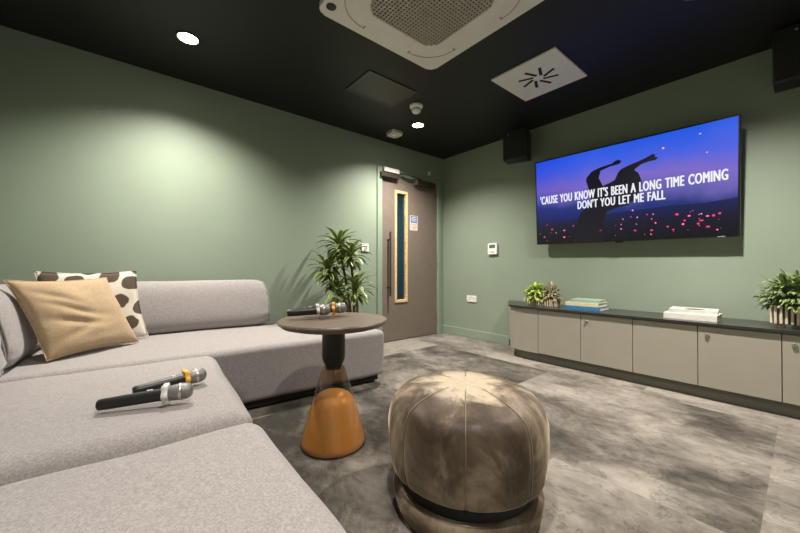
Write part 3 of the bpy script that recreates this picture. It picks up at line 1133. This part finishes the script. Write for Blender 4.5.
# local -y (the spine) looks at the room: world -x  => yaw = -90 deg
g1, g2 = 'coloured books stacked on the worktop', 'white books stacked on the worktop'
z = TZ
book((3.375, 1.310, z), RAD(-90), 0.300, 0.22, 0.033, 'cover_blue', 'blue book at the bottom of the left stack', g1)
z += 0.0334
book((3.372, 1.317, z), RAD(-91.5), 0.290, 0.21, 0.030, 'cover_cream', 'cream book in the middle of the left stack', g1)
z += 0.0304
book((3.385, 1.300, z), RAD(-87), 0.255, 0.20, 0.028, 'cover_teal', 'pale teal book on top of the left stack', g1)
z = TZ
book((3.36, 0.552, z), RAD(-90), 0.305, 0.24, 0.042, 'cover_white', 'thick white book at the bottom of the right stack', g2)
z += 0.0424
b = book((3.37, 0.545, z), RAD(-85), 0.275, 0.22, 0.030, 'cover_pale', 'pale book with grey oval print on top of the right stack', g2)
bm = B()
lathe(bm, [(0.0, 0), (1.0, 0), (1.0, 0.0006), (0, 0.0006)], 28)
bmesh.ops.transform(bm, matrix=Matrix.Translation((0.01, -0.040, 0.0301)) @ Matrix.Diagonal((0.060, 0.060, 1, 1)), verts=bm.verts)
obj('cover_print', bm, M['cover_oval'], b)


# ribbed planters
def planter(loc, yaw, hx, hy, h, foot, label, name='planter'):
    p = thing(name, label, 'planter', loc, (0, 0, yaw))
    bm = B()
    prism(bm, rrect(0, 0, hx - 0.008, hy - 0.008, 0.028, 4), foot, foot + h - 0.004)
    obj('trough', bm, M['slat_gap'], p)
    bm = B()
    pitch = 0.0235
    nx = max(3, round(2 * (hx - 0.012) / pitch))
    for k in range(nx):
        x = -hx + 0.014 + (k + 0.5) * (2 * hx - 0.028) / nx
        for s in (-1, 1):
            box(bm, x - 0.0066, x + 0.0066, s * (hy - 0.007) - 0.006, s * (hy - 0.007) + 0.006, foot + 0.0003, foot + h, 0.003, 2)
    ny = max(3, round(2 * (hy - 0.012) / pitch))
    for k in range(ny):
        y = -hy + 0.014 + (k + 0.5) * (2 * hy - 0.028) / ny
        for s in (-1, 1):
            box(bm, s * (hx - 0.007) - 0.006, s * (hx - 0.007) + 0.006, y - 0.0066, y + 0.0066, foot + 0.0003, foot + h, 0.003, 2)
    obj('ribs', bm, M['slat'], p)
    if foot > 0.01:
        for sx in (-1, 1):
            for sy in (-1, 1):
                obj('foot', box(B(), sx * (hx - 0.045) - 0.02, sx * (hx - 0.045) + 0.02, sy * (hy - 0.035) - 0.02, sy * (hy - 0.035) + 0.02, 0, foot + 0.0005, 0.003), M['foot'], p)
    bm = B()
    prism(bm, rrect(0, 0, hx - 0.014, hy - 0.014, 0.022, 4), foot + h - 0.006, foot + h - 0.001)
    obj('soil', bm, M['soil'], p)
    return p


def bush(parent, name, m, cx, cy, cz, rx, ry, rz, n, ll, lw, zmin=-0.2, droop=1.0):
    bm = B()
    lay = bm.loops.layers.float_color.new('leaf')
    for _ in range(n):
        a = random.uniform(0, 2 * PI)
        s = random.uniform(zmin, 1)
        c = math.sqrt(max(0, 1 - s * s))
        k = random.uniform(0.35, 0.92)
        d = Vector((c * math.cos(a), c * math.sin(a), s))
        p = Vector((cx + d.x * rx * k, cy + d.y * ry * k, cz + d.z * rz * k))
        dd = d + Vector((random.uniform(-.6, .6), random.uniform(-.6, .6), random.uniform(-.3, .6)))
        leaf(bm, p, dd, ll * random.uniform(0.6, 1.15), lw * random.uniform(0.7, 1.2), droop, 4, 0.3, None, lay)
    return obj(name, bm, m, parent, True, 60)


p1 = planter((3.365, 1.735, TZ), RAD(90), 0.155, 0.075, 0.070, 0.0, 'low ribbed planter with lime and dried beige leaves at the worktop left end')
bush(p1, 'lime_foliage', M['lime'], 0.060, 0.0, 0.105, 0.125, 0.090, 0.110, 330, 0.07, 0.028, -0.45, 1.5)
bush(p1, 'dried_foliage', M['dried'], -0.095, 0.0, 0.100, 0.080, 0.080, 0.125, 190, 0.055, 0.018, -0.5, 1.6)
p2 = planter((3.33, 0.005, TZ), RAD(90), 0.145, 0.090, 0.118, 0.024, 'tall ribbed planter of bushy green leaves at the right edge of the photo')
bush(p2, 'foliage', M['bush'], 0.0, 0.0, 0.185, 0.195, 0.140, 0.165, 950, 0.066, 0.020, -0.40, 1.3)
bm = B()
lay = bm.loops.layers.float_color.new('leaf')
for d, L in (((0.35, -0.1, 1), 0.27), ((0.02, 0.05, 1), 0.25), ((0.75, 0.1, 1.0), 0.29), ((-0.5, 0.1, 1), 0.26), ((-0.2, -0.2, 1), 0.22)):
    leaf(bm, (0.03 * d[0], 0, 0.14), d, L, 0.013, 0.25, 8, 0.3, 0.4, lay)
obj('long_blades', bm, M['blade'], p2, True, 60)

# ------------------------------------------------------------------ sofa
def sofa_module(loc, yaw, hx, hy, label, seed, z0=0.062, z1=0.418, r=0.068):
    """seat block centred on loc"""
    s = thing('sofa_module', label, 'sofa', (loc[0], loc[1], 0), (0, 0, yaw), group='grey sofa modules')
    hz = (z1 - z0) / 2
    bm = soft_box(B(), hx, hy, hz, r, 7, 14, puff=0.010, wob=0.006, seed=seed, bulge=0.004)
    bmesh.ops.translate(bm, vec=(0, 0, z0 + hz), verts=bm.verts)
    obj('seat', bm, M['sofa'], s, True, 80)
    for sx in (-1, 1):
        for sy in (-1, 1):
            x, y = sx * (hx - 0.10), sy * (hy - 0.10)
            obj('foot', box(B(), x - 0.035, x + 0.035, y - 0.035, y + 0.035, 0.0, z0 + 0.002, 0.004), M['leg'], s)
    obj('base_frame', box(B(), -hx + 0.045, hx - 0.045, -hy + 0.045, hy - 0.045, 0.022, z0 + 0.001), M['leg'], s)
    return s


def rotp(px, py, yaw, dx, dy):
    c, s = math.cos(yaw), math.sin(yaw)
    return (px + dx * c - dy * s, py + dx * s + dy * c)


ya = RAD(-4.0)
hx, hy = 1.085, 0.475
c1 = rotp(1.655, 2.175, ya, -hx, hy)
sofa_module(c1, ya, hx, hy, 'long grey sofa section along the left wall, under the spotted cushion', 1.0, r=0.042)
yb = RAD(-4.0)
# right-hand corner between the two near seats
jx, jy = 0.372, 1.222
hx2 = 0.49
c2 = rotp(jx, jy, yb, -hx2, 0.515)
c2 = (c2[0] + 0.0, c2[1])
sofa_module(c2, yb, hx2, 0.500, 'grey sofa seat holding two microphones', 5.0)
yc = RAD(-1.6)
c3 = rotp(jx + 0.004, jy - 0.016, yc, -hx2, -0.520)
sofa_module(c3, yc, hx2, 0.517, 'empty grey sofa seat nearest the camera', 9.0)


def bolster(loc, yaw, L, label, d=0.19, h=0.41, mat='sofa'):
    """backrest bolster; runs along local X, front looks along local -Y, sits on loc"""
    b = thing('bolster_cushion', label, 'cushion', loc, (0, 0, yaw), group='grey sofa bolsters')
    bm = B()
    prof = []
    n = 40
    for k in range(n):
        a = 2 * PI * k / n
        ca, sa = math.cos(a), math.sin(a)
        e = 0.70
        y = math.copysign(abs(ca) ** e, ca) * d / 2
        zz = math.copysign(abs(sa) ** e, sa) * h / 2
        zn = zz / (h / 2)
        y = y * (1 - 0.16 * zn) + 0.028 * zn
        prof.append((y, zz))
    st = [(-L / 2 - 0.006, 0.0), (-L / 2 - 0.012, 0.45), (-L / 2 - 0.006, 0.74), (-L / 2, 0.87), (-L / 2 + 0.012, 0.915), (-L / 2 + 0.05, 0.97)]
    m = 14
    full = st + [(-L / 2 + 0.1 + (L - 0.2) * k / m, 1.0) for k in range(m + 1)] + [(-x, s) for x, s in st[::-1]]
    rings = []
    for x, s in full:
        if s == 0:
            rings.append([bm.verts.new((x, 0, h / 2))])
            continue
        row = []
        for k, (y, zz) in enumerate(prof):
            g = 0.0
            end = L / 2 - abs(x)
            if 0 <= end < 0.11:      # gathers beside the end seam
                g = 0.007 * math.sin(k * 2.3 + 1.3 * noise.noise(Vector((k * .7, x, 0)))) * (1 - end / 0.11)
            w = 1 + g / 0.12
            xs = x - math.copysign(0.035, x) * max(0, zz / (h / 2)) ** 2 * max(0, 1 - end / 0.16)
            row.append(bm.verts.new((xs, y * s * w, h / 2 + zz * s * w + 0.004 * noise.noise(Vector((x * 4, k * .2, 2))))))
        rings.append(row)
    for a, b2 in zip(rings, rings[1:]):
        for i in range(n):
            j = (i + 1) % n
            if len(a) == 1:
                bm.faces.new((a[0], b2[j], b2[i]))
            elif len(b2) == 1:
                bm.faces.new((a[i], a[j], b2[0]))
            else:
                bm.faces.new((a[i], a[j], b2[j], b2[i]))
    lo = min(v.co.z for v in bm.verts)
    bmesh.ops.translate(bm, vec=(0, 0, -lo), verts=bm.verts)
    obj('cover', bm, M[mat], b, True, 80)
    for s in (-1, 1):
        bm = B()
        ring(bm, [(s * (L / 2 + 0.001 - 0.035 * max(0, zz / (h / 2)) ** 2), y * 0.885, h / 2 - lo + zz * 0.885) for y, zz in prof], 0.005, 6)
        obj('piping', bm, M['piping'], b, True, 80)
    return b


ZS = 0.424
bolster((0.445, 3.165, ZS), RAD(-4.5), 1.16, 'long grey bolster leaning on the left wall, beside the spotted cushion', d=0.19, h=0.395)
bolster((-0.490, 2.75, ZS), RAD(86), 0.70, 'upright grey bolster behind the tan cushion, at the left edge of the photo', d=0.22, h=0.405)
bolster((-0.520, 1.735, ZS), RAD(86), 0.92, 'grey bolster cut off by the left edge, behind the microphone seat', d=0.22, h=0.405)


def pillow(name, label, mat, loc, rot, s, thick, wr, seed, group=None, wrinkle=None, shear=0.0, asp=1.0):
    p = thing(name, label, 'cushion', loc, rot)
    bm = B()
    n = 34
    grid = {}
    for side in (1, -1):
        for i in range(n + 1):
            for j in range(n + 1):
                a, b = -1 + 2 * i / n, -1 + 2 * j / n
                edge = i in (0, n) or j in (0, n)
                if edge and side == -1:
                    grid[(side, i, j)] = grid[(1, i, j)]
                    continue
                x = a * (1 - 0.075 * (1 - b * b)) * s
                y = b * (1 - 0.075 * (1 - a * a)) * s * asp
                f = ((1 - a * a) * (1 - b * b)) ** 0.42
                z = side * thick * f
                if not edge:
                    q = Vector((x * 7 + seed, y * 7, side * 3 + seed))
                    z += side * wr * noise.noise(q) * f ** 0.5
                    if wrinkle:
                        z += side * wrinkle(x, y) * f ** .6
                z += 0.010 * noise.noise(Vector((x * 4 + seed, y * 4, 9)))
                grid[(side, i, j)] = bm.verts.new((x + shear * y, y, z))
    for side in (1, -1):
        for i in range(n):
            for j in range(n):
                q = [grid[(side, i, j)], grid[(side, i + 1, j)], grid[(side, i + 1, j + 1)], grid[(side, i, j + 1)]]
                bm.faces.new(q if side > 0 else q[::-1])
    obj('cover', bm, mat, p, True, 180)
    bm = B()
    rim = [grid_pt for grid_pt in []]
    pts = []
    for k in range(4 * n):
        e, t = divmod(k, n)
        a, b = ((-1 + 2 * t / n, -1), (1, -1 + 2 * t / n), (1 - 2 * t / n, 1), (-1, 1 - 2 * t / n))[e]
        x = a * (1 - 0.075 * (1 - b * b)) * s
        y = b * (1 - 0.075 * (1 - a * a)) * s * asp
        pts.append((x * 1.004 + shear * y, y * 1.004, 0.010 * noise.noise(Vector((x * 4 + seed, y * 4, 9)))))
    ring(bm, pts, 0.0035, 6)
    obj('seam', bm, mat, p, True, 80)
    return p


def frame_from(right, up):
    r = Vector(right).normalized()
    u = Vector(up)
    u = (u - r * u.dot(r)).normalized()
    return Matrix((r, u, r.cross(u))).transposed().to_euler()


def tanwr(x, y):
    w = 0
    for cx, cy, dx, dy, wid, a in ((-0.07, 0.03, 0.9, -0.45, 0.018, 0.017), (-0.06, -0.05, 0.95, -0.25, 0.02, 0.020), (-0.10, 0.10, 0.85, -0.5, 0.016, 0.015),
                                   (0.0, -0.01, 1, -0.2, 0.02, 0.009), (-0.08, -0.11, 0.9, 0.35, 0.02, 0.012), (0.05, -0.14, 1, 0.1, 0.03, 0.009)):
        px, py = x - cx, y - cy
        al = px * dx + py * dy
        ac = -px * dy + py * dx
        w -= a * math.exp(-(ac / wid) ** 2) * math.exp(-(al / 0.10) ** 2)
    return w


# tan cushion: lower corners on the seat, upper edge resting on the spotted cushion and bolster
pillow('scatter_cushion', 'tan linen scatter cushion leaning at the corner of the sofa', M['tan'],
       (-0.179, 2.718, 0.648), frame_from((0.395, 0.29, 0.0), (-0.19, 0.07, 0.42)), 0.240, 0.078, 0.014, 3.0, shear=-0.18, asp=0.945, wrinkle=tanwr)
pillow('scatter_cushion', 'white scatter cushion with dark spots behind the tan cushion', M['spots'],
       (-0.124, 3.000, 0.671), frame_from((0.476, 0.0, 0.0), (-0.085, 0.06, 0.47)), 0.246, 0.048, 0.008, 11.0, shear=-0.15, asp=0.94)


# ------------------------------------------------------------------ microphones
def microphone(tail, head, ringmat, label, group, z, hexring=True):
    d = Vector((head[0] - tail[0], head[1] - tail[1], 0))
    L = d.length
    # local +X runs from tail to head; the mic rests on its ring and its tail
    m = thing('microphone', label, 'microphone', (tail[0], tail[1], z), (0, RAD(-3.2), math.atan2(d.y, d.x)), group=group)
    X = Matrix.Translation((0, 0, 0.0205)) @ Matrix.Rotation(PI / 2, 4, 'Y')
    k = L / 0.27
    bm = B()
    lathe(bm, [(0.0, 0.0), (0.0150, 0.001), (0.0180, 0.006), (0.0190, 0.02), (0.0205, 0.10), (0.0220, 0.172 * k), (0.0225, 0.182 * k), (0.0, 0.183 * k)], 24, X)
    h = obj('handle', bm, M['black'], m, True, 50)
    bm = B()
    box(bm, 0.135 * k, 0.152 * k, -0.004, 0.004, 0.0415, 0.0445, 0.001)
    obj('switch', bm, M['clear_ring'], h)
    bm = B()
    # anti-roll ring: six lobes
    r0 = []
    for q in range(36):
        a = 2 * PI * q / 36
        r0.append((0.0345 + 0.0045 * math.cos(6 * a)))
    x0, x1 = 0.180 * k, 0.198 * k
    vs = [[bm.verts.new((x, r * s * math.cos(2 * PI * q / 36), 0.0205 + r * s * math.sin(2 * PI * q / 36))) for q, r in enumerate(r0)]
          for x, s in ((x0, 0.70), (x0, 0.94), (x0 + 0.003, 1.0), (x1 - 0.003, 1.0), (x1, 0.94), (x1, 0.70))]
    for a, b in zip(vs, vs[1:]):
        for q in range(36):
            bm.faces.new((a[q], a[(q + 1) % 36], b[(q + 1) % 36], b[q]))
    bm.faces.new(vs[0])
    bm.faces.new(vs[-1])
    rg = obj('anti_roll_ring', bm, ringmat, m, True, 50)
    rg['label'] = 'raised rubber ring round the collar'
    bm = B()
    e = L
    lathe(bm, [(0.0240, x1 - 0.001), (0.0270, x1 + 0.006), (0.0285, e - 0.050), (0.0292, e - 0.038), (0.0288, e - 0.024), (0.0250, e - 0.009), (0.014, e - 0.002), (0.0, e)], 26, X)
    g = obj('grille_ball', bm, M['silver'], m, True, 60)
    bm = B()
    lathe(bm, [(0.0292, e - 0.0445), (0.0306, e - 0.0420), (0.0306, e - 0.0370), (0.0292, e - 0.0345)], 28, X, close=False)
    obj('grille_band', bm, M['steel'], g, True, 60)
    return m


gm = 'wireless microphones'
microphone((-0.056, 1.535), (0.213, 1.452), M['clear_ring'], 'black microphone with pale ring lying in front on the sofa seat', gm, 0.4345)
microphone((0.040, 1.618), (0.289, 1.650), M['yellow'], 'black microphone with yellow ring lying behind on the sofa seat', gm, 0.4345)

# ------------------------------------------------------------------ side table
TXc, TYc = 0.872, 1.597
st = thing('side_table', 'round brown side table on an amber cone base', 'side table', (TXc, TYc, 0))
bm = B()
lathe(bm, [(0.0, 0.612), (0.225, 0.612), (0.262, 0.622), (0.281, 0.638), (0.283, 0.646), (0.279, 0.652), (0.0, 0.652)], 72)
obj('table_top', bm, M['tabletop'], st, True, 25)
bm = B()
lathe(bm, [(0.0, 0.392), (0.034, 0.392), (0.040, 0.398), (0.057, 0.440), (0.060, 0.456), (0.060, 0.6115), (0.0, 0.6115)], 40)
obj('stem', bm, M['stem_metal'], st, True, 30)
bm = B()
lathe(bm, [(0.0, 0.0004), (0.150, 0.0004), (0.166, 0.004), (0.170, 0.014), (0.1655, 0.032), (0.062, 0.388), (0.058, 0.3955), (0.040, 0.3965)], 64, close=False)
cone = obj('cone_base', bm, M['amber'], st, True, 40)
cone['label'] = 'clear amber cone shell'
bm = B()
lathe(bm, [(0.0, 0.006), (0.160, 0.006), (0.165, 0.018), (0.1625, 0.034), (0.1240, 0.170), (0.1115, 0.214), (0.104, 0.232), (0.088, 0.252), (0.058, 0.268), (0.03, 0.275), (0.0, 0.277)], 56)
f = obj('inner_cone', bm, M['amber_fill'], st, True, 50)
f['label'] = 'orange core inside the cone'
microphone((0.668, 1.718), (0.878, 1.640), M['clear_ring'], 'black microphone with pale ring lying on the side table', gm, 0.6665)
microphone((0.775, 1.772), (0.985, 1.650), M['orange'], 'microphone with orange ring lying behind another on the side table', gm, 0.6665)

# ------------------------------------------------------------------ pouf
PX, PY = 1.062, 0.868
pf = thing('pouf', 'round crushed velvet taupe pouf on the grey carpet', 'pouf', (PX, PY, 0), (0, 0, math.atan2(-PY, -PX)))
bm = B()
prof = [(0.0, 0.142), (0.20, 0.142), (0.268, 0.145), (0.288, 0.158), (0.298, 0.195), (0.304, 0.25), (0.306, 0.30), (0.302, 0.350), (0.290, 0.392), (0.266, 0.420), (0.230, 0.439), (0.19, 0.451), (0.14, 0.459), (0.09, 0.463), (0.04, 0.465), (0.0, 0.4655)]


def smooth_prof(p, sub=3):
    out = []
    for i in range(len(p) - 1):
        p0, p1, p2, p3 = p[max(i - 1, 0)], p[i], p[i + 1], p[min(i + 2, len(p) - 1)]
        for k in range(sub):
            t = k / sub
            out.append(tuple(max(0.0, 0.5 * (2 * b + (c - a) * t + (2 * a - 5 * b + 4 * c - d) * t * t + (3 * b - a - 3 * c + d) * t ** 3)) for a, b, c, d in zip(p0, p1, p2, p3)))
    out.append(p[-1])
    return out


prof = smooth_prof(prof)
SEG = 160
NP = 8
lathe(bm, prof, SEG)
for v in bm.verts:
    r = math.hypot(v.co.x, v.co.y)
    if r < 1e-4 or v.co.z < 0.1445:
        continue
    a = math.atan2(v.co.y, v.co.x)
    s = abs(math.sin(a * NP / 2))          # 0 on a seam
    dip = 0.005 * math.exp(-(s / 0.10) ** 2)
    k = min(1, r / 0.12)
    q = Vector((v.co.x * 6, v.co.y * 6, v.co.z * 6))
    w = 0.006 * noise.noise(q)
    n = Vector((v.co.x, v.co.y, (v.co.z - 0.30) * 1.4)).normalized()
    v.co += n * ((-dip) * k + w + 0.002 * (s - 0.6) * k)
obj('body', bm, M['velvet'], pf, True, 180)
for q in range(NP):
    a = 2 * PI * q / NP
    bm = B()
    pts = []
    for r, z in prof:
        if z < 0.146 or r < 0.09 and z > 0.3:
            continue
        co = Vector((r * math.cos(a), r * math.sin(a), z))
        n = Vector((co.x, co.y, (z - 0.30) * 1.4)).normalized()
        k = min(1, r / 0.12)
        co += n * (-0.005 * k + 0.0005 + 0.006 * noise.noise(co * 6) + 0.001)
        pts.append(co)
    tube(bm, pts, 0.0019, 6)
    obj('piping', bm, M['velvet_piping'], pf, True, 180)
bm = B()
lathe(bm, [(0.0, 0.098), (0.258, 0.098), (0.258, 0.1435), (0.0, 0.1435)], 64)
obj('recessed_collar', bm, M['black_soft'], pf)
bm = B()
lathe(bm, smooth_prof([(0.0, 0.0004), (0.255, 0.0004), (0.270, 0.006), (0.279, 0.025), (0.288, 0.055), (0.287, 0.080), (0.274, 0.096), (0.25, 0.0985), (0.0, 0.0985)]), 96)
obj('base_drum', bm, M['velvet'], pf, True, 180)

# ------------------------------------------------------------------ dracaena
DPX, DPY = 1.885, 2.99
dr = thing('potted_dracaena', 'tall potted dracaena with striped leaves between the sofa and the door', 'plant', (DPX, DPY, 0))
bm = B()
lathe(bm, [(0.0, 0.0004), (0.11, 0.0004), (0.118, 0.01), (0.148, 0.27), (0.150, 0.285), (0.140, 0.285), (0.132, 0.25), (0.0, 0.25)], 40)
obj('pot', bm, M['pot_dark'], dr, True, 40)
bm = B()
lathe(bm, [(0.0, 0.2503), (0.134, 0.2503), (0.134, 0.256), (0.0, 0.262)], 30)
obj('soil', bm, M['soil'], dr)
HEADS = [((-0.120, 0.04, 1.135), 0.235, 46), ((-0.065, -0.10, 1.03), 0.215, 40), ((-0.265, 0.0, 0.90), 0.225, 40), ((-0.03, -0.14, 0.70), 0.235, 38), ((-0.15, 0.10, 0.80), 0.20, 26), ((-0.20, -0.08, 0.665), 0.20, 26)]
for i, (hd, L, n) in enumerate(HEADS):
    hd = Vector(hd) + Vector((-0.055, 0, 0.01))
    b0 = Vector((-0.03 + 0.025 * i - 0.03, 0.02 * (i - 2), 0.24))
    bm = B()
    mid = b0.lerp(hd, 0.5) + Vector((0.02, 0.0, 0.03))
    pts = [b0, b0.lerp(mid, 0.5) + Vector((0.006, 0, 0)), mid, mid.lerp(hd, 0.5) + Vector((0.0, 0, 0.012)), hd]
    tube(bm, pts, [0.017, 0.0155, 0.014, 0.013, 0.010], 10)
    cn = obj('cane', bm, M['bark'], dr, True)
    bm = B()
    lay = bm.loops.layers.float_color.new('leaf')
    for k in range(n):
        a = k * 2.39996 + random.uniform(-.2, .2)
        t = k / n
        el = math.sin(RAD(70 - 92 * t))
        c = math.cos(RAD(70 - 92 * t))
        d = Vector((c * math.cos(a), c * math.sin(a), el * 0.9))
        p = hd + Vector((0, 0, 0.03 - 0.10 * t)) + d * 0.008
        ll = L * (0.62 + 0.45 * math.sin(PI * min(1, t + 0.25))) * random.uniform(0.85, 1.1)
        # keep clear of the wall behind
        tipy = DPY + p.y + d.y * ll * 0.9
        if tipy > WY - 0.03:
            ll *= max(0.3, (WY - 0.03 - DPY - p.y) / (d.y * ll * 0.9))
        leaf(bm, p, d, ll * 1.06, 0.048, 1.15 + 0.4 * random.random(), 7, 0.28, None, lay)
    obj('leaf_crown', bm, M['dracaena'], dr, True, 60)

# ------------------------------------------------------------------ camera and output look
cam = bpy.data.cameras.new('camera')
cam.sensor_width = 36.0
cam.lens = 337.0 / 800.0 * 36.0
cam.clip_start = 0.02
co = bpy.data.objects.new('camera', cam)
COL.objects.link(co)
co.location = (0, 0, 0.917)
co.rotation_euler = (RAD(90.4), 0, RAD(50.25 - 90))
SC.camera = co
w = bpy.data.worlds.new('world')
w.use_nodes = True
w.node_tree.nodes['Background'].inputs[0].default_value = (0.02, 0.02, 0.02, 1)
SC.world = w
SC.view_settings.view_transform = 'Standard'
SC.view_settings.look = 'None'
SC.view_settings.exposure = 0.0
SC.view_settings.gamma = 1.0
SC.view_settings.use_curve_mapping = False
